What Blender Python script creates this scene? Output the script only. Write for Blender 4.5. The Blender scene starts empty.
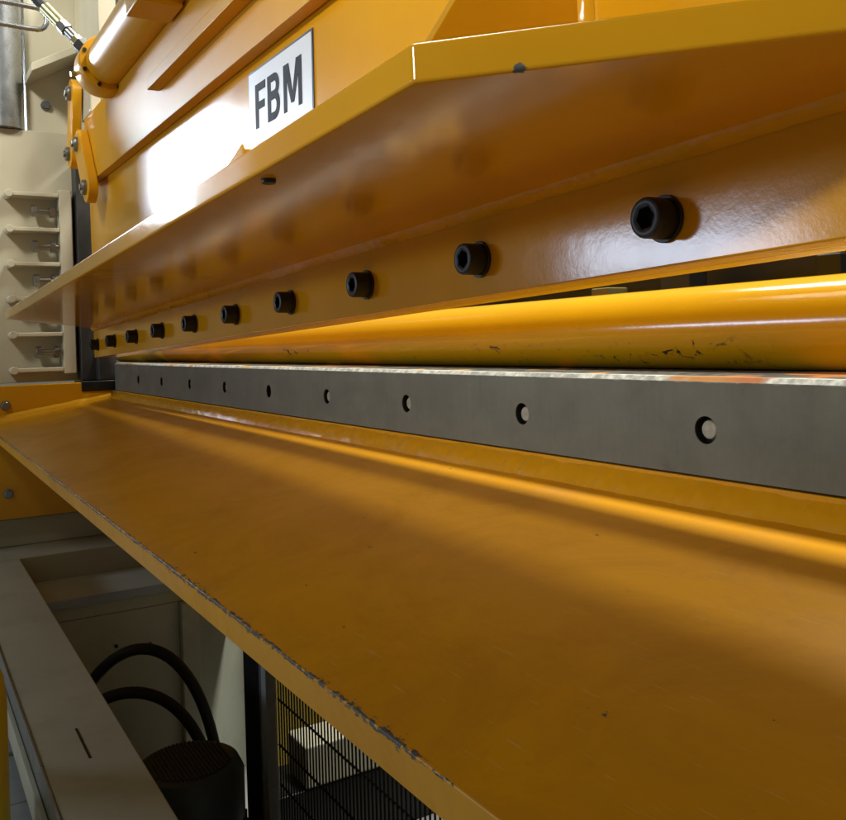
import bpy, math, random
from mathutils import Vector, Matrix, noise

random.seed(7)
SC = bpy.context.scene
COL = SC.collection
H = 1.5          # camera height above the shop floor; geometry below is measured from eye level

# ------------------------------------------------------------------ camera
R = [[0.5165000905316411, -0.00785551468489188, -0.856251100653215],
     [0.8557963667047479, -0.029114699539627416, 0.5164928973429064],
     [-0.028986811065713183, -0.9995452091625235, -0.008315024022092828]]
cam_d = bpy.data.cameras.new('camera')
cam = bpy.data.objects.new('camera', cam_d)
COL.objects.link(cam)
right = Vector((R[0][0], R[1][0], R[2][0]))
up = -Vector((R[0][1], R[1][1], R[2][1]))
back = -Vector((R[0][2], R[1][2], R[2][2]))
M = Matrix((right, up, back)).transposed().to_4x4()
M.translation = Vector((0, 0, H))
cam.matrix_world = M
cam_d.sensor_fit = 'HORIZONTAL'
cam_d.sensor_width = 36
cam_d.lens = 872 * 36 / 846
cam_d.shift_y = -60 / 846
cam_d.clip_start = 0.02
cam_d.clip_end = 200
SC.camera = cam

# ------------------------------------------------------------------ world and lamps
W = bpy.data.worlds.new('World')
SC.world = W
W.use_nodes = True
bg = W.node_tree.nodes['Background']
bg.inputs[0].default_value = (0.97, 1.0, 0.86, 1)
bg.inputs[1].default_value = 0.135


def area_lamp(name, loc, target, sx, sy, power, color):
    d = bpy.data.lights.new(name, 'AREA')
    d.shape = 'RECTANGLE'
    d.size, d.size_y, d.energy, d.color = sx, sy, power, color
    o = bpy.data.objects.new(name, d)
    COL.objects.link(o)
    o.location = Vector(loc) + Vector((0, 0, H))
    dirv = Vector(target) - Vector(loc)
    o.rotation_euler = dirv.to_track_quat('-Z', 'Y').to_euler()
    return o


# two rows of ceiling tubes behind the machine, a hall lamp past the far end, a strip window in front
area_lamp('ceiling_tube_row', (-1.6, 1.95, 4.0), (-1.6, 0.67, 0.0), 4.4, 0.5, 370, (1.0, 0.98, 0.90))
area_lamp('ceiling_tube_row_rear', (-0.4, 4.0, 4.0), (-0.4, 0.67, 0.0), 5.0, 0.5, 140, (1.0, 0.97, 0.88))
hall = area_lamp('hall_lamp', (-7.2, -0.90, 1.50), (-2.1, 0.63, 0.64), 0.66, 0.82, 2.1, (0.78, 0.88, 1.0))
hall.data.spread = math.radians(17)    # beam narrowed to keep its light off the shelf
area_lamp('strip_window', (-3.9, -3.1, 0.52), (-0.6, 0.63, 0.1), 1.3, 0.30, 38, (0.64, 0.78, 1.0))
side = area_lamp('side_lamp', (1.0, -4.3, 2.1), (-0.8, 0.63, 0.74), 1.0, 0.5, 5.9, (1.0, 0.98, 0.90))
side.data.spread = math.radians(23)    # added fill, beam narrowed to stay mostly above the flange
end_lamp = area_lamp('end_bay_lamp', (-1.7, -1.3, 2.5), (-3.7, 0.5, 1.10), 0.5, 0.5, 6.8, (1.0, 0.97, 0.88))  # added fill that brightens the far end frame
end_lamp.data.spread = math.radians(50)

SC.view_settings.view_transform = 'Standard'
SC.view_settings.look = 'None'
SC.view_settings.exposure = 0.0
SC.view_settings.gamma = 1.0


# ------------------------------------------------------------------ materials
class N:
    """tiny node helper"""

    def __init__(s, name):
        s.m = bpy.data.materials.new(name)
        s.m.use_nodes = True
        s.t = s.m.node_tree
        s.b = s.t.nodes['Principled BSDF']
        s.co = s.t.nodes.new('ShaderNodeTexCoord').outputs['Object']

    def n(s, kind, **kw):
        nd = s.t.nodes.new(kind)
        for k, v in kw.items():
            if k.startswith('_'):
                setattr(nd, k[1:], v)
            else:
                key = k.replace('__', ' ')
                if isinstance(v, bpy.types.NodeSocket):
                    s.t.links.new(v, nd.inputs[key])
                else:
                    nd.inputs[key].default_value = v
        return nd

    def noise(s, scale, detail=4, rough=0.55, vec=None, dist=0.0):
        nd = s.n('ShaderNodeTexNoise', Scale=scale, Detail=detail, Roughness=rough, Distortion=dist)
        s.t.links.new(vec or s.co, nd.inputs['Vector'])
        return nd.outputs['Fac']

    def stretch(s, sx, sy, sz, loc=(0, 0, 0)):
        nd = s.n('ShaderNodeMapping')
        nd.inputs['Scale'].default_value = (sx, sy, sz)
        nd.inputs['Location'].default_value = loc
        s.t.links.new(s.co, nd.inputs['Vector'])
        return nd.outputs[0]

    def ramp(s, fac, stops):
        nd = s.n('ShaderNodeValToRGB')
        s.t.links.new(fac, nd.inputs[0])
        e = nd.color_ramp.elements
        while len(e) < len(stops):
            e.new(0.5)
        for i, (p, c) in enumerate(stops):
            e[i].position = p
            e[i].color = c if len(c) == 4 else (*c, 1)
        return nd.outputs[0]

    def g(s, fac, a, b):
        """0 below a, 1 above b"""
        nd = s.n('ShaderNodeMapRange')
        nd.inputs['From Min'].default_value = a
        nd.inputs['From Max'].default_value = b
        s.t.links.new(fac, nd.inputs['Value'])
        return nd.outputs[0]

    def math(s, op, a, b):
        nd = s.n('ShaderNodeMath', _operation=op)
        for i, v in enumerate((a, b)):
            if isinstance(v, bpy.types.NodeSocket):
                s.t.links.new(v, nd.inputs[i])
            else:
                nd.inputs[i].default_value = v
        return nd.outputs[0]

    def mix(s, fac, a, b):
        nd = s.n('ShaderNodeMix', _data_type='RGBA')
        for i, v in ((0, fac), (6, a), (7, b)):
            if isinstance(v, bpy.types.NodeSocket):
                s.t.links.new(v, nd.inputs[i])
            else:
                nd.inputs[i].default_value = v if not isinstance(v, tuple) or len(v) == 4 else (*v, 1)
        return nd.outputs[2]

    def xyz(s):
        nd = s.n('ShaderNodeSeparateXYZ')
        s.t.links.new(s.co, nd.inputs[0])
        return nd.outputs

    def bump(s, h, strength=0.1, dist=0.01, prev=None):
        nd = s.n('ShaderNodeBump', Strength=strength, Distance=dist)
        s.t.links.new(h, nd.inputs['Height'])
        if prev:
            s.t.links.new(prev, nd.inputs['Normal'])
        return nd.outputs[0]

    def set(s, **kw):
        for k, v in kw.items():
            key = k.replace('__', ' ')
            if isinstance(v, bpy.types.NodeSocket):
                s.t.links.new(v, s.b.inputs[key])
            else:
                s.b.inputs[key].default_value = v if not isinstance(v, tuple) or len(v) == 4 else (*v, 1)
        return s.m


AMBER = (0.72, 0.350, 0.007)
AMBER_D = (0.63, 0.292, 0.006)


def amber_paint(name, rough=0.25, extra=None, scuff=0.0, pair=None, spec=0.35, peel=0.05):
    n = N(name)
    big = n.noise(3.0, 5)
    col = n.mix(n.g(big, 0.3, 0.7), *(pair or (AMBER_D, AMBER)))
    dirt = n.g(n.noise(38, 6, 0.7), 0.62, 0.80)
    col = n.mix(n.math('MULTIPLY', dirt, 0.25), col, (0.22, 0.10, 0.012))
    rg = n.math('ADD', n.math('MULTIPLY', n.noise(9, 5), 0.10), rough - 0.05)
    if scuff:
        # rubbed smudges and short light scratches in a few directions
        smudge = n.g(n.noise(5, 6, 0.72, None, 0.8), 0.45, 0.75)
        col = n.mix(n.math('MULTIPLY', smudge, 0.42), col, (0.42, 0.17, 0.012))
        rg = n.math('ADD', rg, n.math('MULTIPLY', smudge, 0.16))
        for ang, seed, amt in ((0.5, 1.0, 1.0), (1.25, 7.0, 0.9), (-0.35, 13.0, 0.8), (1.75, 21.0, 0.8)):
            mp = n.n('ShaderNodeMapping')
            mp.inputs['Rotation'].default_value = (0, 0, ang)
            mp.inputs['Location'].default_value = (seed, seed * 0.7, 0)
            mp.inputs['Scale'].default_value = (22, 300, 1)
            n.t.links.new(n.co, mp.inputs['Vector'])
            line = n.g(n.noise(1.0, 2, 0.5, mp.outputs[0]), 0.66, 0.72)
            area = n.g(n.noise(4.5, 3, 0.6, n.stretch(1, 1, 1, (seed, 0, 0))), 0.47, 0.62)
            k = n.math('MULTIPLY', n.math('MULTIPLY', line, area), scuff * amt)
            col = n.mix(k, col, (0.78, 0.50, 0.17))
        dust = n.g(n.noise(170, 4, 0.6), 0.62, 0.72)
        col = n.mix(n.math('MULTIPLY', dust, 0.22), col, (0.55, 0.36, 0.14))
    chip = n.g(n.noise(17, 4, 0.6, n.stretch(0.8, 1.3, 1.3, (3.1, 0, 0))), 0.742, 0.752)
    col = n.mix(chip, col, (0.05, 0.045, 0.035))
    if extra:
        col, rg = extra(n, col, rg)
    nb = n.bump(n.noise(260, 3), peel, 0.0008)
    nb = n.bump(n.noise(18, 3), 0.06, 0.004, nb)
    return n.set(Base__Color=col, Roughness=rg, Normal=nb, Specular__IOR__Level=spec)


def shelf_extra(n, col, rg):
    # chipped paint along the top front arris (object y = 0 is the arris), plus a few nicks further in
    x, y, z = n.xyz()
    d = n.math('SUBTRACT', y, z)                       # distance from the arris, both ways
    fine = n.g(n.noise(110, 6, 0.7, n.stretch(1, 2, 2)), 0.34, 0.70)
    tear = n.g(n.noise(42, 5, 0.7, n.stretch(1.6, 1, 1), 1.5), 0.57, 0.70)
    patch = n.g(n.noise(2.6, 2), 0.34, 0.60)
    lim = n.math('ADD', n.math('MULTIPLY', fine, 0.0100), n.math('MULTIPLY', tear, 0.0065))
    lim = n.math('MULTIPLY', lim, n.math('ADD', n.math('MULTIPLY', patch, 0.45), 0.55))
    lim = n.math('MULTIPLY', lim, n.g(x, -0.35, -0.47))   # hardly worn at the near end
    edge = n.g(n.math('SUBTRACT', lim, d), 0.0010, 0.0018)
    nick = n.g(n.noise(30, 5, 0.65, n.stretch(0.7, 1.4, 1)), 0.702, 0.722)
    bare = n.math('MAXIMUM', edge, nick)
    steel = n.mix(n.noise(140, 4), (0.03, 0.03, 0.027), (0.13, 0.125, 0.11))
    return n.mix(bare, col, steel), n.mix(bare, rg, (0.42, 0.42, 0.42))


def pipe_extra(n, col, rg):
    x, y, z = n.xyz()
    zone = n.math('MULTIPLY', n.g(z, -0.012, -0.022), n.g(n.noise(2.2, 2, 0.5, n.stretch(1, 1, 1, (1.3, 0, 0))), 0.53, 0.60))
    worn = n.math('MULTIPLY', n.math('MULTIPLY', n.g(x, 0.50, 0.56), n.g(x, 0.86, 0.72)), n.g(z, -0.010, -0.020))
    zone = n.math('MAXIMUM', zone, worn)
    sc = n.g(n.noise(34, 6, 0.72, n.stretch(0.8, 1.0, 1.0), 1.0), 0.59, 0.62)
    bare = n.math('MULTIPLY', zone, sc)
    return n.mix(bare, col, (0.035, 0.03, 0.022)), n.mix(bare, rg, (0.5, 0.5, 0.5))


def flange_extra(n, col, rg):
    # one bare chip on the lower arris of the cut corner
    vm = n.n('ShaderNodeVectorMath', _operation='DISTANCE')
    n.t.links.new(n.co, vm.inputs[0])
    vm.inputs[1].default_value = (0.150, -0.278, 0.0600)
    d = n.math('ADD', vm.outputs['Value'], n.math('MULTIPLY', n.noise(140, 5, 0.7), 0.014))
    bare = n.g(d, 0.0128, 0.0115)
    return n.mix(bare, col, (0.07, 0.085, 0.085)), n.mix(bare, rg, (0.4, 0.4, 0.4))


MAT = {}
MAT['amber'] = amber_paint('amber_paint')
MAT['amber_beam'] = amber_paint('amber_beam_paint', 0.14)
MAT['amber_shelf'] = amber_paint('amber_shelf_paint', 0.30, shelf_extra, 0.42, ((0.68, 0.300, 0.005), (0.77, 0.358, 0.006)), 0.28)
MAT['amber_pipe'] = amber_paint('amber_pipe_paint', 0.15, pipe_extra, 0.0, ((0.70, 0.385, 0.005), (0.78, 0.445, 0.005)), 0.45)
MAT['amber_upper'] = amber_paint('amber_upper_paint', 0.48, None, 0.0, None, 0.25)
MAT['amber_flange'] = amber_paint('amber_flange_paint', 0.12, flange_extra, 0.0, None, 0.33)
MAT['amber_front'] = amber_paint('amber_front_paint', 0.21, None, 0.0, None, 0.5)
MAT['amber_weld'] = amber_paint('amber_weld_paint', 0.28, None, 0.0, None, 0.45)
MAT['orange'] = amber_paint('orange_paint', 0.35)

n = N('cream_paint')
c = n.mix(n.g(n.noise(2.5, 5), 0.3, 0.7), (0.50, 0.46, 0.34), (0.61, 0.565, 0.425))
sp = n.g(n.noise(30, 6, 0.7), 0.70, 0.76)
c = n.mix(sp, c, (0.16, 0.13, 0.09))
MAT['cream'] = n.set(Base__Color=c, Roughness=n.math('ADD', n.math('MULTIPLY', n.noise(12, 4), 0.2), 0.28),
                     Normal=n.bump(n.noise(180, 3), 0.12, 0.001))

n = N('old_cream_paint')  # duller cream with random dirt and specks
c = n.mix(n.g(n.noise(2.5, 5), 0.3, 0.7), (0.42, 0.40, 0.29), (0.50, 0.475, 0.35))
c = n.mix(n.math('MULTIPLY', n.g(n.noise(8, 6, 0.7), 0.5, 0.75), 0.35), c, (0.22, 0.18, 0.10))
c = n.mix(n.g(n.noise(36, 6, 0.7), 0.69, 0.73), c, (0.07, 0.055, 0.035))
MAT['old_cream'] = n.set(Base__Color=c, Roughness=n.math('ADD', n.math('MULTIPLY', n.noise(12, 4), 0.2), 0.36),
                         Normal=n.bump(n.noise(180, 3), 0.12, 0.001))

n = N('pit_paint')
c = n.mix(n.g(n.noise(2.5, 5), 0.3, 0.7), (0.50, 0.52, 0.42), (0.60, 0.615, 0.50))
c = n.mix(n.math('MULTIPLY', n.g(n.noise(6, 6, 0.7), 0.5, 0.75), 0.4), c, (0.24, 0.23, 0.16))
MAT['pit'] = n.set(Base__Color=c, Roughness=0.5, Normal=n.bump(n.noise(180, 3), 0.12, 0.001))

n = N('blade_steel')
x, y, z = n.xyz()
c = n.mix(n.g(n.noise(9, 7, 0.7), 0.35, 0.68), (0.125, 0.126, 0.094), (0.180, 0.180, 0.135))
streak = n.g(n.noise(220, 3, 0.6, n.stretch(1.0, 1, 0.05)), 0.40, 0.75)
c = n.mix(n.math('MULTIPLY', streak, 0.09), c, (0.27, 0.28, 0.19))
spot = n.g(n.noise(13, 4, 0.6), 0.66, 0.75)
c = n.mix(n.math('MULTIPLY', spot, 0.5), c, (0.085, 0.075, 0.065))
oil = n.g(n.noise(3.5, 6, 0.65, n.stretch(1, 1, 2.5)), 0.50, 0.62)
c = n.mix(n.math('MULTIPLY', oil, 0.35), c, (0.10, 0.095, 0.07))
c = n.mix(n.g(n.math('ADD', z, n.math('MULTIPLY', n.noise(60, 5), 0.006)), 1.4515 + 0.0025, 1.4515 + 0.0045), c, (0.42, 0.41, 0.36))
MAT['blade'] = n.set(Base__Color=c, Metallic=0.12, Roughness=n.math('ADD', n.math('MULTIPLY', n.noise(20, 5), 0.2), 0.45),
                     Normal=n.bump(n.noise(90, 4, 0.6, n.stretch(0.3, 1, 1)), 0.10, 0.001))

n = N('bed_land_steel')
c = n.mix(n.g(n.noise(90, 5), 0.4, 0.65), (0.30, 0.31, 0.27), (0.62, 0.62, 0.54))
blot = n.g(n.noise(6, 3, 0.5, n.stretch(1, 1.6, 1)), 0.56, 0.60)
c = n.mix(blot, c, n.mix(n.g(n.noise(3, 2), 0.45, 0.55), (0.40, 0.15, 0.05), (0.55, 0.36, 0.10)))
MAT['land'] = n.set(Base__Color=c, Roughness=0.7, Specular__IOR__Level=0.15, Normal=n.bump(n.noise(200, 3), 0.3, 0.001))

n = N('bed_top_steel')
c = n.mix(n.g(n.noise(60, 5), 0.4, 0.65), (0.04, 0.04, 0.035), (0.12, 0.118, 0.10))
rust = n.g(n.noise(7.0, 3, 0.5, n.stretch(1.2, 1, 1)), 0.56, 0.60)
rc = n.mix(n.g(n.noise(4, 2), 0.4, 0.6), (0.34, 0.13, 0.04), (0.50, 0.30, 0.07))
c = n.mix(rust, c, rc)
MAT['bedtop'] = n.set(Base__Color=c, Roughness=0.75, Specular__IOR__Level=0.1, Normal=n.bump(n.noise(200, 3), 0.3, 0.001))


def simple(name, col, rough, metal=0.0, vary=0.25, scale=20):
    n = N(name)
    c = n.mix(n.noise(scale, 5), tuple(v * (1 - vary) for v in col), tuple(min(1, v * (1 + vary)) for v in col))
    return n.set(Base__Color=c, Roughness=n.math('ADD', n.math('MULTIPLY', n.noise(scale * 2, 4), 0.2), rough - 0.1),
                 Metallic=metal, Normal=n.bump(n.noise(scale * 8, 3), 0.1, 0.001))


MAT['black'] = simple('black_oxide', (0.006, 0.007, 0.006), 0.46)
MAT['dark'] = simple('dark_steel', (0.03, 0.029, 0.027), 0.45, 0.2)
MAT['rubber'] = simple('hose_rubber', (0.010, 0.010, 0.009), 0.55)
MAT['motor'] = simple('motor_paint', (0.045, 0.065, 0.075), 0.45)
MAT['zinc'] = simple('zinc_steel', (0.27, 0.275, 0.27), 0.30, 0.9)
MAT['brightsteel'] = simple('bright_steel', (0.42, 0.43, 0.44), 0.28, 0.9, 0.35, 8)
MAT['brass'] = simple('passivated_fitting', (0.42, 0.40, 0.20), 0.3, 0.8)
MAT['plug'] = simple('plug_steel', (0.36, 0.33, 0.25), 0.5, 0.3, 0.45, 130)
MAT['wire'] = simple('mesh_wire', (0.016, 0.016, 0.015), 0.5)
MAT['yellow'] = simple('safety_yellow', (0.85, 0.62, 0.03), 0.5, 0, 0.1)
MAT['concrete'] = simple('concrete_floor', (0.30, 0.30, 0.28), 0.65, 0, 0.25, 4)
MAT['bluestrip'] = simple('galvanised_strip', (0.42, 0.47, 0.53), 0.4, 0.3)
MAT['white'] = simple('label_white', (0.66, 0.69, 0.72), 0.40, 0, 0.02)
MAT['ink'] = simple('label_ink', (0.012, 0.013, 0.02), 0.65, 0, 0.1)
MAT['ink'].node_tree.nodes['Principled BSDF'].inputs['Specular IOR Level'].default_value = 0.12
MAT['navy'] = simple('label_border', (0.03, 0.045, 0.10), 0.35, 0, 0.1)
MAT['dull_yellow'] = simple('dirty_yellow', (0.34, 0.24, 0.03), 0.6)  # darker yellow for the post beyond the guard
MAT['post'] = simple('grey_post_paint', (0.30, 0.31, 0.30), 0.5)
MAT['olive'] = simple('olive_paint', (0.20, 0.17, 0.05), 0.5)
MAT['plinth'] = simple('tile_grey', (0.34, 0.35, 0.34), 0.55)


# ------------------------------------------------------------------ mesh building
class MB:
    def __init__(s):
        s.v, s.f = [], []

    def add(s, vs, fs):
        o = len(s.v)
        s.v += [Vector(v) for v in vs]
        s.f += [tuple(i + o for i in f) for f in fs]
        return s

    def box(s, x0, x1, y0, y1, z0, z1):
        vs = [(x, y, z) for z in (z0, z1) for y in (y0, y1) for x in (x0, x1)]
        return s.add(vs, [(0, 2, 3, 1), (4, 5, 7, 6), (0, 1, 5, 4), (2, 6, 7, 3), (0, 4, 6, 2), (1, 3, 7, 5)])

    def hull8(s, a, b):
        """prism between two quads a, b (lists of 4 points, same order)"""
        return s.prism(a, b)

    def prism(s, a, b):
        k = len(a)
        fs = [tuple(range(k))[::-1], tuple(range(k, 2 * k))]
        fs += [(i, (i + 1) % k, k + (i + 1) % k, k + i) for i in range(k)]
        return s.add(list(a) + list(b), fs)

    def ext(s, poly, axis, t0, t1):
        """extrude a 2-D polygon along an axis; poly in the other two axes (cyclic order)"""
        def P(p, t):
            if axis == 'x': return (t, p[0], p[1])
            if axis == 'y': return (p[0], t, p[1])
            return (p[0], p[1], t)
        return s.prism([P(p, t0) for p in poly], [P(p, t1) for p in poly])

    def cyl(s, p0, p1, r0, r1=None, seg=24, cap=True):
        r1 = r0 if r1 is None else r1
        p0, p1 = Vector(p0), Vector(p1)
        d = (p1 - p0).normalized()
        a = d.orthogonal().normalized()
        b = d.cross(a)
        vs = []
        for p, r in ((p0, r0), (p1, r1)):
            vs += [p + (a * math.cos(t) + b * math.sin(t)) * r for t in [2 * math.pi * i / seg for i in range(seg)]]
        fs = [(i, (i + 1) % seg, seg + (i + 1) % seg, seg + i) for i in range(seg)]
        if cap:
            fs += [tuple(range(seg))[::-1], tuple(range(seg, 2 * seg))]
        return s.add(vs, fs)

    def tube(s, pts, r, seg=12):
        pts = [Vector(p) for p in pts]
        vs, fs = [], []
        prev = None
        for i, p in enumerate(pts):
            d = (pts[min(i + 1, len(pts) - 1)] - pts[max(i - 1, 0)]).normalized()
            a = d.orthogonal().normalized() if prev is None else (prev - d * prev.dot(d)).normalized()
            prev = a
            b = d.cross(a)
            vs += [p + (a * math.cos(2 * math.pi * k / seg) + b * math.sin(2 * math.pi * k / seg)) * r for k in range(seg)]
        for i in range(len(pts) - 1):
            for k in range(seg):
                fs.append((i * seg + k, i * seg + (k + 1) % seg, (i + 1) * seg + (k + 1) % seg, (i + 1) * seg + k))
        fs += [tuple(range(seg))[::-1], tuple(range((len(pts) - 1) * seg, len(pts) * seg))]
        return s.add(vs, fs)

    def lathe(s, prof, c, axis, seg=32):
        """profile [(r, t)] turned about an axis through c"""
        axis = Vector(axis).normalized()
        a = axis.orthogonal().normalized()
        b = axis.cross(a)
        c = Vector(c)
        vs, fs = [], []
        for r, t in prof:
            vs += [c + axis * t + (a * math.cos(2 * math.pi * k / seg) + b * math.sin(2 * math.pi * k / seg)) * max(r, 1e-5) for k in range(seg)]
        for i in range(len(prof) - 1):
            for k in range(seg):
                fs.append((i * seg + k, i * seg + (k + 1) % seg, (i + 1) * seg + (k + 1) % seg, (i + 1) * seg + k))
        fs += [tuple(range(seg))[::-1], tuple(range((len(prof) - 1) * seg, len(prof) * seg))]
        return s.add(vs, fs)

    def build(s, name, mat, parent=None, bevel=0.0, smooth=True, seg=2, base=(0, 0, 0), weld=False):
        me = bpy.data.meshes.new(name)
        b = Vector(base)
        me.from_pydata([v - b for v in s.v], [], s.f)
        me.validate()
        import bmesh
        bm = bmesh.new(); bm.from_mesh(me)
        if weld: bmesh.ops.remove_doubles(bm, verts=bm.verts, dist=1e-5)
        bmesh.ops.recalc_face_normals(bm, faces=bm.faces)
        bm.to_mesh(me); bm.free()
        me.materials.append(MAT[mat])
        if smooth:
            me.shade_smooth()
            me.set_sharp_from_angle(angle=math.radians(32))
        o = bpy.data.objects.new(name, me)
        COL.objects.link(o)
        if bevel:
            m = o.modifiers.new('bevel', 'BEVEL')
            m.width, m.segments, m.limit_method, m.angle_limit = bevel, seg, 'ANGLE', math.radians(32)
            m.harden_normals = True
        if parent is not None:
            o.parent = parent
        return o


def thing(name, label, cat, base=(0, 0, 0), group=None, rot=(0, 0, 0)):
    o = bpy.data.objects.new(name, None)
    COL.objects.link(o)
    o.empty_display_size = 0.05
    o.location = Vector(base) + Vector((0, 0, H))
    o.rotation_euler = rot
    o['label'], o['category'] = label, cat
    if group: o['group'] = group
    return o


def tag(o, label, cat, base=(0, 0, 0), group=None):
    o.location = Vector(base) + Vector((0, 0, H))
    o['label'], o['category'] = label, cat
    if group: o['group'] = group
    return o


def structure(o, base=(0, 0, 0)):
    o.location = Vector(base) + Vector((0, 0, H))
    o['kind'] = 'structure'
    return o


def weld_bead(name, mat, parent, x0, x1, corner, d1, d2, size, base=(0, 0, 0), seed=0, rip=1.0, step=0.005):
    """fillet weld along x; corner(x) -> (y,z); d1,d2 unit directions (y,z) of the two legs"""
    nx = int(abs(x1 - x0) / step)
    k = 6
    vs, fs = [], []
    for i in range(nx + 1):
        x = x0 + (x1 - x0) * i / nx
        cy, cz = corner(x)
        s_ = size * (1 + 0.16 * noise.noise((x * 9, seed, 0)) + 0.10 * noise.noise((x * 40, seed, 5)))
        for j in range(k + 1):
            t = j / k
            bulge = 0.24 * math.sin(math.pi * t) * (1 + rip * 0.5 * math.sin(x * 900 + 2.2 * math.sin(math.pi * t)) * (0.4 + 0.6 * abs(noise.noise((x * 6, seed, 9))))
                                                 + rip * 0.8 * noise.noise((x * 60, t * 2, seed)))
            a, b = s_ * (1 - t), s_ * t
            q = bulge * s_ * 0.55
            nx_ = (d1[0] + d2[0]) * 0.707 * q
            nz_ = (d1[1] + d2[1]) * 0.707 * q
            vs.append((x, cy + d1[0] * a + d2[0] * b + nx_, cz + d1[1] * a + d2[1] * b + nz_))
    for i in range(nx):
        for j in range(k):
            a = i * (k + 1) + j
            fs.append((a, a + 1, a + k + 2, a + k + 1))
    return MB().add(vs, fs).build(name, mat, parent, base=base)


def hexprism(mb, c, axis, r, h, rotd=0.0):
    axis = Vector(axis).normalized()
    a = axis.orthogonal().normalized()
    b = axis.cross(a)
    c = Vector(c)
    pts = [(a * math.cos(math.radians(60 * i + rotd)) + b * math.sin(math.radians(60 * i + rotd))) * r for i in range(6)]
    mb.prism([c + p for p in pts], [c + p + axis * h for p in pts])
    return mb


# ------------------------------------------------------------------ floor
structure(MB().box(-14, 8, -9, 10, -0.2, 0.0).build('floor', 'concrete'), (0, 0, -H))

# ------------------------------------------------------------------ lower bed: shelf, web, blade bar
X0, X1 = -3.45, 0.35
bed = thing('lower_bed', 'amber lower machine bed with sloping shelf below the grey blade bar', 'machine bed', (-1.5, 0.8, -1.5 + 0.0))
BB = (-1.5, 0.8, -1.5)


def bedpart(mb, name, mat, **kw):
    return mb.build(name, mat, bed, base=BB, **kw)


YF, ZF = 0.255, -0.244                       # front top arris of the shelf
SL = 0.164
TH = 0.031
nrm = Vector((0, -SL, 1)).normalized()
tan = Vector((0, 1, SL)).normalized()
# shelf is its own object frame: x along, y from the arris inward, z off the surface
sh = MB()
Lsh = (0.725 - YF) / tan.y
sh.box(X0 + 0.002, X1, 0, Lsh, -TH, 0)
shelf = sh.build('shelf', 'amber_shelf', bed, bevel=0.0016, seg=3)
shelf.location = Vector((0, YF, ZF)) - Vector(BB)
shelf.rotation_euler = (math.atan(SL), 0, 0)
shelf['label'] = 'sloping amber shelf with chipped front edge'
ysurf = lambda y: ZF + SL * (y - YF)
bedpart(MB().box(-4.45, X1, 0.722, 0.985, -0.52, -0.0525), 'web', 'amber', bevel=0.003)
bedpart(MB().box(X0, X1, 0.955, 0.980, -0.97, -0.5205), 'back_skirt', 'amber')  # added unseen sheet, keeps rear light out of the pit
bedpart(MB().box(X0, X1, 0.60, 0.70, -0.52, -0.235), 'lower_rib', 'amber')
bedpart(MB().box(X0, X1, 0.7025, 0.719, -0.50, -0.147), 'front_strip', 'amber')
bedpart(MB().box(-4.45, X1, 0.7245, 1.06, -0.0515, -0.0465), 'bed_top', 'bedtop')
weld_bead('weld_bead', 'amber_weld', bed, X0 + 0.03, X1, lambda x: (0.7035, ysurf(0.7035) - 0.001), (0, 1), (-1, -SL), 0.0215, BB, 3, 1.15)
# end return weld at the side plate
nb = MB()
vs, fs = [], []
for i in range(81):
    y = 0.26 + (0.69 - 0.26) * i / 80
    z = ysurf(y)
    s_ = 0.018 * (1 + 0.2 * noise.noise((y * 20, 0, 0)))
    for j in range(5):
        t = j / 4
        q = 0.12 * math.sin(math.pi * t) * s_
        vs.append((X0 + s_ * (1 - t) + q, y, z + s_ * t + q))
for i in range(80):
    for j in range(4):
        a = i * 5 + j
        fs.append((a, a + 1, a + 6, a + 5))
nb.add(vs, fs)
bedpart(nb, 'end_weld', 'amber')

# blade bar with counterbored holes
YB0, ZT, ZB = 0.702, -0.048, -0.1445
XB = -3.42
holes = [-0.612 - 0.3045 * i for i in range(9)]
HZ = -0.0973
HR, HD = 0.0143, 0.012
bl = MB()
edges = [X1]
for hx in holes:
    edges += [hx + 0.06, hx - 0.06]
edges.append(XB)
# plain faces between hole cells
for a, b in zip(edges[0::2], edges[1::2]):
    bl.add([(a, YB0, ZB), (b, YB0, ZB), (b, YB0, ZT), (a, YB0, ZT)], [(0, 1, 2, 3)])
for hx in holes:
    angs = sorted([2 * math.pi * i / 32 for i in range(32)] +
                  [math.atan2(z - HZ, dx) % (2 * math.pi) for z in (ZB, ZT) for dx in (-0.06, 0.06)])
    outer, inner, inner_b = [], [], []
    for t in angs:
        cxx, szz = math.cos(t), math.sin(t)
        kx = 0.06 / abs(cxx) if abs(cxx) > 1e-9 else 1e9
        kz = ((ZT - HZ) if szz > 0 else (HZ - ZB)) / abs(szz) if abs(szz) > 1e-9 else 1e9
        k = min(kx, kz)
        outer.append((hx + cxx * k, YB0, HZ + szz * k))
        inner.append((hx + cxx * HR, YB0, HZ + szz * HR))
        inner_b.append((hx + cxx * HR, YB0 + HD, HZ + szz * HR))
    m = len(angs)
    fs = [(i, (i + 1) % m, m + (i + 1) % m, m + i) for i in range(m)]
    fs += [(m + i, m + (i + 1) % m, 2 * m + (i + 1) % m, 2 * m + i) for i in range(m)]
    fs += [tuple(range(2 * m, 3 * m))]
    bl.add(outer + inner + inner_b, fs)
yb1 = 0.7215
bl.add([(X1, YB0, ZT), (XB, YB0, ZT), (XB, yb1, ZT), (X1, yb1, ZT), (X1, YB0, ZB), (XB, YB0, ZB), (XB, yb1, ZB), (X1, yb1, ZB)],
       [(0, 1, 2, 3), (4, 5, 6, 7), (2, 3, 7, 6), (0, 3, 7, 4), (1, 2, 6, 5)])
blade = bedpart(bl, 'blade_bar', 'blade', smooth=False, weld=True)
blade['label'] = 'dark grey steel blade bar with a row of recessed screws'
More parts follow.
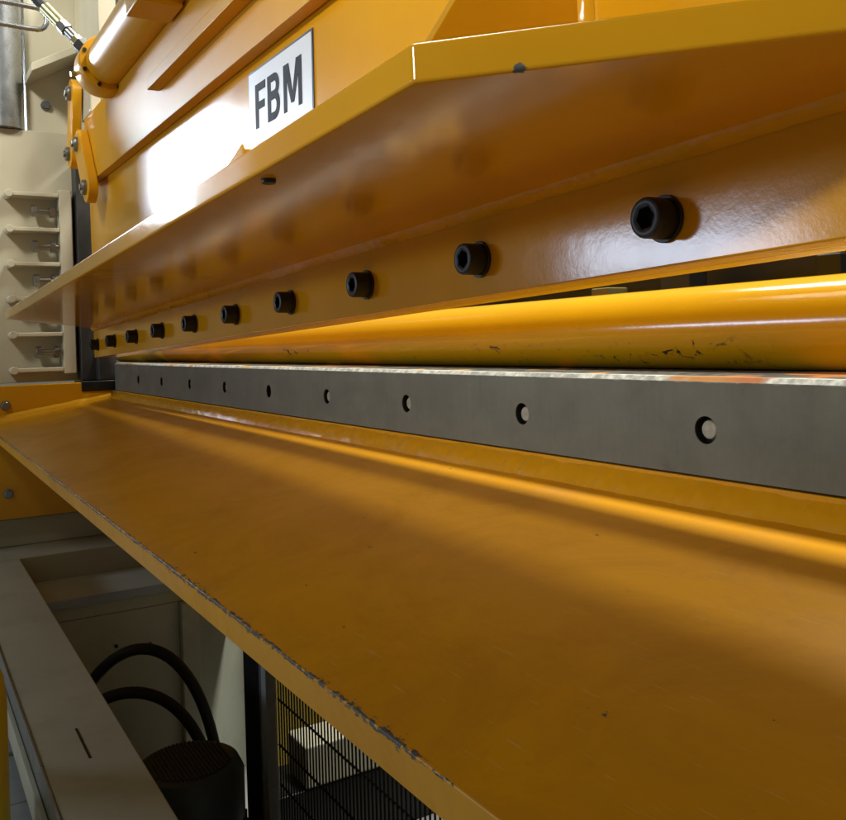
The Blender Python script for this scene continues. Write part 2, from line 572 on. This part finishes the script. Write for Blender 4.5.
for i, hx in enumerate(holes):
    shade_ring = MB().cyl((hx, YB0 + 0.0012, HZ), (hx, YB0 + 0.0116, HZ), 0.01405, seg=32, cap=False)
    shade_ring.build('hole_lining', 'black', blade, base=BB)  # black ring puts the shade inside the hole into colour
    p = MB().lathe([(0.0060, -0.012), (0.0098, -0.012), (0.0098, -0.0012), (0.0088, 0.0)], (hx + 0.001 * (i % 3), YB0 + 0.0050, HZ - 0.0006 * (i % 2)), (0, -1, 0), 24)
    if i != 4: p.build('screw', 'plug', blade, base=BB)
    MB().cyl((hx, YB0 + 0.0112, HZ), (hx, YB0 + 0.0117, HZ), 0.0138, seg=24).build('hole_floor', 'black', blade, base=BB)  # black disc, painted shade at the hole bottom
# pale chamfered strip added on top of blade to give the bright line
bedpart(MB().ext([(0.7030, -0.0479), (0.7075, -0.0432), (0.7215, -0.0432), (0.7215, -0.0479)], 'x', XB, X1), 'top_land', 'land')

# ------------------------------------------------------------------ amber pipe on the bed
PR, PY, PZ = 0.0555, 0.925, 0.0095
pb = (-1.5, PY, PZ)
pp = MB()
prof = [(PR - 0.006, X0 - 0.9 + 1.5), (PR, X0 - 0.899 + 1.5), (PR, 0.30 + 1.5), (PR - 0.006, 0.301 + 1.5)]
nseg = 96
pp.lathe(prof, (0, 0, 0), (1, 0, 0), nseg)
tag(pp.build('pipe', 'amber_pipe'), 'long amber painted steel pipe lying behind the grey blade bar', 'pipe', pb)

# ------------------------------------------------------------------ upper beam (raked)
BO = (-0.6, 0.63, 0.111)
beam = thing('clamping_beam', 'amber upper beam with wide flange and black socket bolts above the blade', 'machine beam', BO, rot=(0, -0.0305, 0))
FAR, NEAR = -2.815, 1.10          # local x


def bp(mb, name, mat='amber_beam', **kw):
    return mb.build(name, mat, beam, **kw)


bp(MB().box(FAR, NEAR, 0.0, 0.0430, -0.0455, 0.080), 'lip_plate', bevel=0.002)
bp(MB().box(FAR, NEAR, 0.0450, 0.088, -0.0450, 0.080), 'backing_plate', bevel=0.002)
bp(MB().box(FAR + 0.02, NEAR, 0.0, 0.088, 0.081, 0.60), 'front_plate', 'amber_front')
# flange: plan polygon with the near corner cut at 45 degrees
ff = lambda x: 0.0595 + (0.0775 - 0.0595) * (x - 0.10) / (-2.46 - 0.10)    # underside height at the front edge
fy = -0.33
pts_u = [(FAR, 0.0, 0.0640), (-2.46, fy, ff(-2.46)), (0.10, fy, ff(0.10)), (0.41, 0.0, 0.0625)]
pts_o = [(x, y, z + 0.0275) for x, y, z in pts_u]
fl = bp(MB().prism(pts_u, pts_o), 'flange', 'amber_flange', bevel=0.003, seg=3)
weld_bead('weld_bead', 'amber_weld', beam, FAR + 0.01, 0.39, lambda x: (-0.0005, 0.0645), (-1, 0.0), (0, -1), 0.013, (0, 0, 0), 1, 0.9)
weld_bead('weld_bead', 'amber_weld', beam, FAR + 0.01, 0.39, lambda x: (-0.0005, 0.0915), (-1, 0.0), (0, 1), 0.012, (0, 0, 0), 8, 0.9)
# triangular gussets on the flange
for gx, gh, gl, th in ((-0.085, 0.42, 0.235, 0.016),):
    a = [(gx, -0.001, 0.0895), (gx, -gl, 0.0895), (gx, -gl, 0.115), (gx, -0.03, gh), (gx, -0.001, gh)]
    bp(MB().prism(a, [(x - th, y, z) for x, y, z in a]), 'gusset', bevel=0.0015)
    # its vertical weld
    vs, fs = [], []
    for i in range(61):
        z = 0.115 + (gh - 0.115) * i / 60
        for j in range(5):
            t = j / 4
            q = 0.2 * math.sin(math.pi * t) * 0.012 * (1 + 0.6 * noise.noise((z * 60, 2, 0)))
            vs.append((gx + 0.012 * t + q * .7, -0.0005 - 0.012 * (1 - t) - q * .7, z))
    for i in range(60):
        for j in range(4):
            a_ = i * 5 + j
            fs.append((a_, a_ + 1, a_ + 6, a_ + 5))
    bp(MB().add(vs, fs), 'gusset_weld')
# small raised wedge on the flange and dark stud under it
lz = 0.0895
lp = [(-0.345, lz), (-0.262, lz), (-0.262, lz + 0.013), (-0.268, lz + 0.021), (-0.276, lz + 0.018)]
bp(MB().ext(lp, 'y', -0.318, -0.300), 'lug', bevel=0.002)
bp(MB().cyl((-0.215, -0.310, 0.063), (-0.215, -0.310, 0.0575), 0.0075, 0.007), 'stud', 'black', bevel=0.001)

# socket-head bolts
HRAD, HLEN = 0.0195, 0.029
bm_ = MB()
seg = 36
angs = [2 * math.pi * i / seg for i in range(seg)]
sock = []
for t in angs:
    a6 = (t % (math.pi / 3)) - math.pi / 6
    rr = 0.0098 / math.cos(a6)
    sock.append((rr * math.cos(t), rr * math.sin(t)))
rings = [[(HRAD * math.cos(t), -0.004, HRAD * math.sin(t)) for t in angs],
         [(HRAD * math.cos(t), -HLEN + 0.003, HRAD * math.sin(t)) for t in angs],
         [((HRAD - 0.001) * math.cos(t), -HLEN + 0.0009, (HRAD - 0.001) * math.sin(t)) for t in angs],
         [((HRAD - 0.003) * math.cos(t), -HLEN, (HRAD - 0.003) * math.sin(t)) for t in angs],
         [(0.0135 * math.cos(t), -HLEN, 0.0135 * math.sin(t)) for t in angs],
         [(p[0], -HLEN + 0.0015, p[1]) for p in sock],
         [(p[0], -HLEN + 0.015, p[1]) for p in sock]]
vs = [p for r in rings for p in r]
fs = []
for i in range(len(rings) - 1):
    for k in range(seg):
        fs.append((i * seg + k, i * seg + (k + 1) % seg, (i + 1) * seg + (k + 1) % seg, (i + 1) * seg + k))
fs.append(tuple(range(seg)))
fs.append(tuple(range((len(rings) - 1) * seg, len(rings) * seg)))
bm_.add(vs, fs)
bolt0 = bm_.build('bolt', 'black', beam)
wsh = MB().lathe([(0.005, 0.0005), (0.0225, 0.0005), (0.0228, 0.001), (0.0228, 0.0035), (0.0222, 0.0042), (0.005, 0.0042)], (0, 0, 0), (0, -1, 0), 36)
wash0 = wsh.build('washer', 'black', bolt0)
for i in range(10):
    if i == 0:
        b, w = bolt0, wash0
    else:
        b, w = bolt0.copy(), wash0.copy()
        COL.objects.link(b); COL.objects.link(w)
        b.parent = beam
        w.parent = b
    x = 0.010 - 0.3078 * i
    if i == 9: x += 0.02
    b.location = (x, 0, 0.0 + random.uniform(-0.001, 0.001))
    b.rotation_euler = (0, random.uniform(0, 6.28), 0)

# ------------------------------------------------------------------ name plate on the front plate (top level: stuck on)
sl = -0.0235
npb = (-1.54, 0.629, 0.476)
lab = thing('name_plate', 'white rectangular name plate with dark letters FBM on the amber front plate', 'sign', npb, rot=(0, -sl, 0))
MB().box(-0.160, 0.160, -0.0012, 0.0005, -0.078, 0.0755).build('border', 'navy', lab)
MB().box(-0.1555, 0.1555, -0.0018, -0.0008, -0.0735, 0.0710).build('plate', 'white', lab)


def letter(polys, ox, name='letter'):
    mb = MB()
    for i, p in enumerate(polys):
        mb.ext([(ox + a, b) for a, b in p], 'y', -0.0024 - 0.00004 * (i // 17) - 0.00001 * i, -0.0014)
    mb.build(name, 'ink', lab, smooth=False)


z0_, z1_ = -0.0435, 0.0435
hh = z1_ - z0_
sw = 0.0175
letter([[(0, z0_), (sw, z0_), (sw, z1_), (0, z1_)],
        [(sw, z1_ - 0.0155), (0.055, z1_ - 0.0155), (0.055, z1_), (sw, z1_)],
        [(sw, -0.0075), (0.050, -0.0075), (0.050, 0.0075), (sw, 0.0075)]], -0.119)


def bowl(zc, ro, w0, w1, thick):
    """half-annulus to the right: list of quads"""
    out = []
    nseg_ = 14
    for i in range(nseg_):
        a0 = -math.pi / 2 + math.pi * i / nseg_
        a1 = -math.pi / 2 + math.pi * (i + 1) / nseg_
        ri = ro - thick
        q = []
        for (r_, a_) in ((ri, a0), (ro, a0), (ro, a1), (ri, a1)):
            wx = (w1 if r_ == ro else w1 - thick - 0.001)
            q.append((w0 + wx * math.cos(a_), zc + r_ * math.sin(a_)))
        out.append(q)
    return out


B_ = [[(0, z0_), (sw, z0_), (sw, z1_), (0, z1_)]]
tk = 0.0145
zu, ru = z1_ - 0.0232, 0.0232
zl, rl = z0_ + 0.0265, 0.0265
for zc, ro, w1 in ((zu, ru, 0.0235), (zl, rl, 0.0260)):
    B_ += bowl(zc, ro, 0.036, w1, tk)
    for sgn in (-1, 1):
        za, zb = sorted((zc + sgn * ro, zc + sgn * (ro - tk)))
        B_.append([(sw, za), (0.036, za), (0.036, zb), (sw, zb)])
letter(B_, -0.053)
letter([[(0, z0_), (0.016, z0_), (0.016, z1_), (0, z1_)],
        [(0.069, z0_), (0.085, z0_), (0.085, z1_), (0.069, z1_)],
        [(0.016, z1_), (0.016, z1_ - 0.030), (0.0355, z0_ + 0.012), (0.0425, z0_ + 0.012), (0.0425, z0_ + 0.030), (0.025, z1_)],
        [(0.069, z1_), (0.060, z1_), (0.0425, z0_ + 0.030), (0.0425, z0_ + 0.012), (0.0495, z0_ + 0.012), (0.069, z1_ - 0.030)]], 0.028)

# ------------------------------------------------------------------ upper fixed plate with rib
ub = (-1.7, 0.60, 0.58)
ut = thing('upper_frame_plate', 'amber upper plate with a welded bar, above the slot over the name plate', 'machine plate', ub)
zs = lambda x: 0.5935 - 0.0149 * (x + 2.881)
zt = lambda x: 0.835 - 0.012 * (x + 3.34)
xa, xb_ = -3.30, 0.5


def slab(x0, x1, y0, y1, zf0, zf1, name, mat='amber_upper', bev=0.002):
    a = [(x0, y0, zf0(x0)), (x0, y1, zf0(x0)), (x0, y1, zf1(x0)), (x0, y0, zf1(x0))]
    b = [(x1, y0, zf0(x1)), (x1, y1, zf0(x1)), (x1, y1, zf1(x1)), (x1, y0, zf1(x1))]
    return MB().prism(a, b).build(name, mat, ut, base=ub, bevel=bev)


slab(xa, xb_, 0.60, 0.628, zs, zt, 'plate')
slab(-2.27, xb_, 0.567, 0.5995, lambda x: 0.667 - 0.008 * (x + 2.2), lambda x: 0.697 - 0.008 * (x + 2.2), 'welded_bar')

# ------------------------------------------------------------------ hydraulic cylinder
cy0 = (-2.80, 0.575, 0.876)
hc = thing('hydraulic_cylinder', 'amber hydraulic cylinder with bolted end ring lying along the upper plate', 'cylinder', cy0)
AX = (1, 0, 0)
MB().lathe([(0.03, 0.055), (0.064, 0.055), (0.066, 0.058), (0.066, 0.90), (0.03, 0.90)], (0, 0, 0), AX, 48).build('barrel', 'orange', hc)
MB().lathe([(0.03, -0.075), (0.060, -0.075), (0.078, -0.060), (0.084, -0.040), (0.084, 0.050), (0.082, 0.054), (0.03, 0.054)], (0, 0, 0), AX, 48).build('end_ring', 'orange', hc, bevel=0.002)
for k in range(8):
    t = math.radians(22 + 45 * k)
    c_ = Vector((0.054, 0.075 * math.cos(t), 0.075 * math.sin(t)))
    MB().cyl(c_ - Vector((0.004, 0, 0)), c_ + Vector((0.004, 0, 0)), 0.0062, seg=12).build('ring_screw', 'black', hc)
MB().box(0.66, 0.78, -0.085, 0.02, -0.078, 0.078).build('head_block', 'orange', hc, bevel=0.004)
for zz in (-0.05, 0.05):
    MB().cyl((0.778, -0.06, zz), (0.786, -0.06, zz), 0.011, seg=16).build('block_screw', 'black', hc)
MB().cyl((-0.03, -0.078, -0.020), (-0.03, -0.096, -0.024), 0.008, seg=12).build('bleed_screw', 'brass', hc)

# hose fitting into the cylinder
ft = thing('hose_fitting', 'steel and brass hydraulic hose fitting screwed into the amber cylinder', 'fitting', (-2.83, 0.53, 0.945))
p0, p1 = Vector((0.0, -0.005, -0.012)), Vector((-0.10, -0.135, 0.165))
dv = (p1 - p0).normalized()


def seg_(a, b, r, nm, mt, hexa=False):
    s0, s1 = p0 + dv * a, p0 + dv * b
    mb = MB()
    if hexa: hexprism(mb, s0, dv, r, b - a)
    else: mb.cyl(s0, s1, r, seg=20)
    mb.build(nm, mt, ft, bevel=0.001)


seg_(-0.01, 0.028, 0.026, 'port_boss', 'dark', True)
seg_(0.028, 0.050, 0.019, 'hex_nut', 'brass', True)
seg_(0.050, 0.085, 0.015, 'union', 'zinc')
seg_(0.085, 0.115, 0.021, 'swivel_nut', 'zinc', True)
seg_(0.115, 0.190, 0.019, 'ferrule', 'brass')
seg_(0.190, 0.42, 0.016, 'hose_end', 'rubber')

# bent steel tubes
tb = (-3.2, 0.39, 1.134)
pts = [(0.0, -0.22, 0.038), (0, -0.05, 0.043), (0, 0.045, 0.040)]
for i in range(9):
    t = math.pi / 2 - math.pi * i / 8 * 1.0
    pts.append((0, 0.052 + 0.026 * math.cos(t) * 1.1, 0.003 + 0.036 * math.sin(t)))
pts += [(0, 0.02, -0.034), (0, -0.08, -0.031), (0, -0.22, -0.028)]
tag(MB().tube(pts, 0.0085, 14).build('steel_tube', 'brightsteel', base=(0, 0, 0)), 'bent bright steel hydraulic tube in front of the round steel column', 'tube', tb)


# ------------------------------------------------------------------ link bars
def link(p_top, p_bot, base, label):
    """flat bar facing the front (-y) with rounded ends and two pin heads; points are (x, z) at the front face"""
    o = thing('link_bar', label, 'link', base, 'amber link bars by the end frame')
    a, b = Vector((p_top[0], p_top[1])), Vector((p_bot[0], p_bot[1]))
    d = (a - b).normalized()
    nn = Vector((d.y, -d.x))
    w = 0.052
    poly = []
    for c_, s_ in ((a, 1), (b, -1)):
        for i in range(13):
            t = math.pi * i / 12
            poly.append(c_ + nn * math.cos(t) * w * s_ + d * math.sin(t) * w * s_)
    MB().ext([(p.x, p.y) for p in poly], 'y', 0.0, 0.032).build('bar', 'orange', o, bevel=0.003)
    for c_ in (a, b):
        pin = MB().lathe([(0.004, 0.0), (0.026, 0.0), (0.026, 0.010), (0.023, 0.014), (0.004, 0.014)], (c_.x, 0, c_.y), (0, -1, 0), 24).build('pin_head', 'zinc', o)
        MB().lathe([(0.003, 0.0), (0.012, 0.0), (0.012, 0.006), (0.003, 0.006)], (c_.x, -0.014, c_.y), (0, -1, 0), 6).build('pin_nut', 'zinc', pin, smooth=False)


link((0.02, 0.095), (-0.04, -0.112), (-3.38, 0.565, 0.845), 'amber link bar with two pin heads, hanging from the cream bracket')
link((-0.06, 0.09), (0.075, -0.085), (-3.21, 0.567, 0.648), 'amber link bar with two pin heads, pinned over the slot of the upper plate')

# ------------------------------------------------------------------ cream end frame
ef = thing('end_frame', 'cream painted end frame with ribs and adjusting bolts', 'machine frame', (-3.7, 0.45, -1.5))
EB = (-3.7, 0.45, -1.5)


def ep(mb, name, mat='cream', parent=None, **kw):
    return mb.build(name, mat, parent or ef, base=EB, **kw)


ep(MB().box(-3.75, -3.62, 0.24, 0.70, -0.108, 0.855), 'wall', bevel=0.003)
ep(MB().box(-3.78, -3.66, 0.455, 0.70, 0.856, 1.60), 'upper_wall', bevel=0.003)
ep(MB().box(-3.619, -3.55, 0.5445, 0.590, -0.078, 0.622), 'gib_bar', bevel=0.004)
for zc in (0.600, 0.468, 0.338, 0.207, 0.073, -0.060):
    ep(MB().box(-3.619, -3.55, 0.370, 0.5440, zc - 0.008, zc + 0.008), 'rib', bevel=0.004)
    ep(MB().cyl((-3.619, 0.372, zc), (-3.547, 0.372, zc), 0.0145, seg=14), 'weld_end', bevel=0.003)
for zc in (0.541, 0.407, 0.278, 0.141, 0.006):
    b = MB()
    b.cyl((-3.575, 0.470, zc), (-3.575, 0.5440, zc), 0.0105, seg=18)
    bo = ep(b, 'adjusting_bolt', 'zinc')
    ep(hexprism(MB(), (-3.575, 0.449, zc), (0, 1, 0), 0.0235, 0.020, 10), 'bolt_head', 'zinc', bo, bevel=0.001)
    ep(hexprism(MB(), (-3.575, 0.513, zc), (0, 1, 0), 0.0235, 0.018, 24), 'lock_nut', 'zinc', bo, bevel=0.001)
# upper bracket: sloping stiffener, bolt
a = [(-3.659, 0.452, 1.035), (-3.659, 0.700, 1.175), (-3.659, 0.700, 1.205), (-3.659, 0.452, 1.066)]
ep(MB().prism(a, [(-3.46, y, z) for _, y, z in a]), 'stiffener', bevel=0.003)
ep(MB().lathe([(0.003, 0), (0.019, 0), (0.019, 0.006), (0.013, 0.006), (0.013, 0.016), (0.003, 0.016)], (-3.659, 0.524, 0.965), (1, 0, 0), 20), 'wall_bolt', 'zinc')
ep(MB().box(-3.655, -3.20, 0.640, 0.700, 0.845, 1.6), 'bracket', bevel=0.004)
ep(MB().box(-3.36, -3.19, 0.602, 0.638, 0.838, 0.96), 'bracket_foot', bevel=0.006)

tag(MB().lathe([(0.02, 0), (0.075, 0), (0.075, 0.9), (0.02, 0.9)], (0, 0, 0), (0, 0, 1), 40).build('steel_column', 'brightsteel'),
    'round bright steel column beside the cream upper wall', 'column', (-3.66, 0.372, 0.856))

# black slide guide
sg = thing('slide_guide', 'black vertical slide guide between the cream frame and the amber beam', 'slide guide', (-3.555, 0.632, -0.146))
MB().box(-0.06, 0.035, -0.030, 0.055, 0.04, 0.876).build('slide_bar', 'dark', sg, bevel=0.003)
MB().box(0.036, 0.10, 0.02, 0.085, 0.04, 0.146).build('end_block', 'dark', sg, bevel=0.003)
MB().box(-0.05, 0.11, -0.045, 0.086, 0.0, 0.038).build('slide_foot', 'black', sg, bevel=0.003)

# ------------------------------------------------------------------ amber side plate
sb = (-3.50, 0.45, -0.35)
spl = thing('side_plate', 'amber vertical side plate with bolt heads, closing the far end of the shelf', 'side plate', sb)
MB().box(-3.53, -3.452, 0.10, 0.70, -0.592, -0.112).build('plate', 'amber', spl, base=sb, bevel=0.003)
for z in (-0.183, -0.499):
    MB().lathe([(0.003, 0), (0.0175, 0), (0.0175, 0.002), (0.014, 0.0022), (0.014, 0.011), (0.012, 0.013), (0.003, 0.013)], (-3.4515, 0.328, z), (1, 0, 0), 24).build('bolt_head', 'zinc', spl, base=sb)

# ------------------------------------------------------------------ cream base frame
bf0 = (-1.6, 0.27, -1.5)
bf = thing('base_frame', 'cream steel base frame with a long flat rail under the amber shelf', 'base frame', bf0)


def fp(mb, name, mat='old_cream', **kw):
    return mb.build(name, mat, bf, base=bf0, **kw)


fp(MB().box(-3.28, 0.4, 0.192, 0.340, -0.712, -0.700), 'rail_top', bevel=0.003)
fp(MB().box(-3.28, 0.4, 0.330, 0.3395, -1.18, -0.7125), 'rail_back')
fp(MB().box(-3.28, 0.4, 0.186, 0.1915, -0.765, -0.698), 'edge_angle', 'zinc', bevel=0.0015)
fp(MB().box(-3.28, 0.4, 0.176, 0.1855, -0.800, -0.745), 'edge_strip', 'old_cream', bevel=0.0015)
fp(MB().box(-3.95, -3.281, 0.05, 1.25, -0.80, -0.70), 'cross_member', bevel=0.003)
fp(MB().box(-3.95, -3.50, 0.05, 1.25, -0.699, -0.60), 'cross_step', bevel=0.003)
fp(MB().box(-3.28, -2.99, 0.3405, 1.00, -0.86, -0.790), 'ledge', 'pit', bevel=0.003)
fp(MB().box(-2.989, -2.975, 0.3405, 0.86, -0.815, -0.789), 'ledge_strip', 'bluestrip', bevel=0.001)  # pale blue strip along the near top edge of the ledge
fp(MB().box(-3.05, -2.99, 0.3405, 0.80, -1.5, -0.861), 'pit_wall', 'pit', bevel=0.002)
fp(MB().box(-3.05, -2.96, 0.801, 0.86, -1.5, -0.861), 'pit_post', 'pit', bevel=0.003)
fp(MB().box(-3.06, -3.02, 0.861, 1.6, -1.5, -0.60), 'pit_panel', 'pit', bevel=0.002)
for y, z in ((0.46, -0.985), (0.59, -0.97), (0.70, -0.985)):
    fp(MB().cyl((-2.99, y, z), (-2.984, y, z), 0.006, seg=10), 'rivet', 'dark')
# worn slot in the rail
fp(MB().box(-1.73, -1.59, 0.263, 0.2675, -0.6998, -0.6993), 'slot', 'black')

# ------------------------------------------------------------------ motor and hoses in the pit
mx, my, mz = -1.98, 0.540, -0.935
mo = thing('electric_motor', 'dark grey upright electric motor with slotted fan cover in the pit', 'motor', (mx, my, -1.5))
hm = mz + 1.5
MB().lathe([(0.05, 0.0), (0.115, 0.0), (0.118, 0.30), (0.118, hm - 0.10), (0.05, hm - 0.10)], (0, 0, 0), (0, 0, 1), 40).build('housing', 'motor', mo)
MB().lathe([(0.09, hm - 0.13), (0.124, hm - 0.13), (0.124, hm - 0.03), (0.112, hm - 0.005), (0.10, hm), (0.02, hm)], (0, 0, 0), (0, 0, 1), 48).build('fan_cover', 'motor', mo)
for i in range(-9, 10):
    y = i * 0.0092
    w = math.sqrt(max(0, 0.096 ** 2 - y * y))
    if w < 0.02: continue
    MB().box(-w, w, y - 0.0026, y + 0.0026, hm + 0.0005, hm + 0.004).build('slat', 'dark', mo)
for k in range(20):
    t = 2 * math.pi * k / 20
    c_, s_ = math.cos(t), math.sin(t)
    q = [(0.116 * c_ - 0.003 * s_, 0.116 * s_ + 0.003 * c_), (0.116 * c_ + 0.003 * s_, 0.116 * s_ - 0.003 * c_),
         (0.134 * c_ + 0.003 * s_, 0.134 * s_ - 0.003 * c_), (0.134 * c_ - 0.003 * s_, 0.134 * s_ + 0.003 * c_)]
    MB().ext(q, 'z', 0.05, hm - 0.15).build('cooling_fin', 'motor', mo)


def bez(ps, k=40):
    ps = [Vector(p) for p in ps]
    out = []
    for i in range(k + 1):
        t = i / k
        q = ps
        while len(q) > 1:
            q = [q[j].lerp(q[j + 1], t) for j in range(len(q) - 1)]
        out.append(q[0])
    return out


hb = (-2.45, 0.50, -1.5)
h1 = bez([(-2.50, 0.34, -1.15), (-2.50, 0.36, -0.88), (-2.46, 0.50, -0.68), (-2.42, 0.72, -0.72), (-2.40, 0.765, -1.10), (-2.40, 0.75, -1.49)])
h2 = bez([(-2.44, 0.33, -1.05), (-2.44, 0.36, -0.91), (-2.42, 0.52, -0.83), (-2.38, 0.72, -0.90), (-2.36, 0.74, -1.20), (-2.36, 0.72, -1.49)])
tag(MB().tube(h1, 0.0155, 14).build('rubber_hose', 'rubber', base=hb), 'black rubber hose making the taller arch behind the motor', 'hose', hb, 'hoses behind the motor')
tag(MB().tube(h2, 0.0155, 14).build('rubber_hose', 'rubber', base=hb), 'black rubber hose making the lower arch behind the motor', 'hose', hb, 'hoses behind the motor')

# ------------------------------------------------------------------ mesh guard with post
gb = (-2.0, 0.74, -1.5)
gd = thing('mesh_guard', 'black wire mesh guard with corner post under the amber shelf', 'guard', gb)
MB().box(-0.016, 0.016, -0.010, 0.018, 0.0, 0.92).build('post', 'post', gd, bevel=0.003)
vb = MB().cyl((0, 0, 0), (0, 0, 0.90), 0.0021, seg=6).build('wire_bar', 'wire', gd, smooth=False)
first = True
for i in range(62):
    o = vb if first else vb.copy()
    if not first: COL.objects.link(o); o.parent = gd
    first = False
    o.location = (0.034 + 0.0165 * i, 0.015, 0.0)
for z in (0.16, 0.305, 0.45, 0.545, 0.655, 0.80):
    MB().cyl((0.02, 0.019, z), (1.06, 0.019, z), 0.0026, seg=8).build('cross_wire', 'wire', gd)
# return panel seen edge-on beside the post
for i in range(9):
    o = vb.copy(); COL.objects.link(o); o.parent = gd
    o.location = (-0.028 - 0.012 * i, -0.012, 0.0)
    o.scale = (1.3, 1.3, 1.0)
MB().box(-0.125, -0.022, -0.008, -0.004, 0.0, 0.9).build('return_sheet', 'post', gd)

# things on the floor beyond the guard
tag(MB().box(-0.06, 0.06, -0.12, 0.12, 0, 0.75).build('yellow_post', 'dull_yellow', bevel=0.006), 'yellow square post standing on the floor beyond the mesh guard', 'post', (-2.95, 1.20, -1.5))
tag(MB().box(-0.14, 0.0, 0.0, 0.9, 0.205, 0.33).build('cream_beam', 'old_cream', bevel=0.008), 'short cream steel beam seen through the mesh guard', 'beam', (-2.36, 0.985, -1.5))
tag(MB().box(-0.20, -0.01, -0.10, 0.75, 0, 0.20).build('support_block', 'black', bevel=0.006), 'black support block under the cream steel beam', 'block', (-2.36, 0.985, -1.5))
tag(MB().box(-0.55, 0.75, 0, 0.55, 0, 0.13).box(-0.5, 0.7, 0.08, 0.12, 0.13, 0.17).build('sump_tray', 'black', bevel=0.006), 'low black tray on the floor below the mesh guard', 'tray', (-1.55, 1.00, -1.5))

# ------------------------------------------------------------------ front of the rail: grey cover tiles and yellow post
tl = thing('cover_row', 'pale grey ribbed floor cover beside the cream rail', 'floor cover', (-1.8, 0.10, -1.5))
for i in range(14):
    MB().box(-1.6 + 0.23 * i, -1.375 + 0.23 * i, 0.0, 0.13, 0.0, 0.66 + 0.004 * (i % 2)).build('tile', 'plinth', tl, bevel=0.006)
tag(MB().lathe([(0.01, 0), (0.05, 0), (0.05, 0.93), (0.046, 0.97), (0.034, 1.005), (0.01, 1.02)], (0, 0, 0), (0, 0, 1), 36).build('yellow_bollard', 'yellow'),
    'round yellow bollard with domed top in front of the cream rail', 'bollard', (-1.6, 0.0895, -1.5))

# ------------------------------------------------------------------ dark back gauge seen through the gap above the pipe
bgp = (-0.8, 1.7, -1.5)
bk = thing('back_gauge', 'dark back gauge rail with olive brackets behind the amber pipe', 'back gauge', bgp)
MB().box(-2.4, 2.2, 0.10, 0.16, 0.0, 2.05).build('guard_sheet', 'dark', bk)
MB().box(-2.4, 2.2, 0.02, 0.09, 1.55, 1.62).build('rail', 'black', bk, bevel=0.004)
MB().box(-2.4, 2.2, 0.02, 0.08, 1.74, 1.79).build('rail', 'black', bk, bevel=0.004)
for i, x in enumerate((-1.3, -0.98, -0.72, -0.45, -0.30, -0.12, 0.10, 0.35, 0.62, 0.8, 1.2)):
    MB().box(x - 0.02 - 0.015 * (i % 3), x + 0.02 + 0.012 * (i % 4), -0.05 - 0.01 * (i % 2), 0.015, 1.53 + 0.02 * (i % 3), 1.585 + 0.025 * ((i * 7) % 5)).build('bracket', 'olive' if i % 2 else 'dark', bk, bevel=0.004)
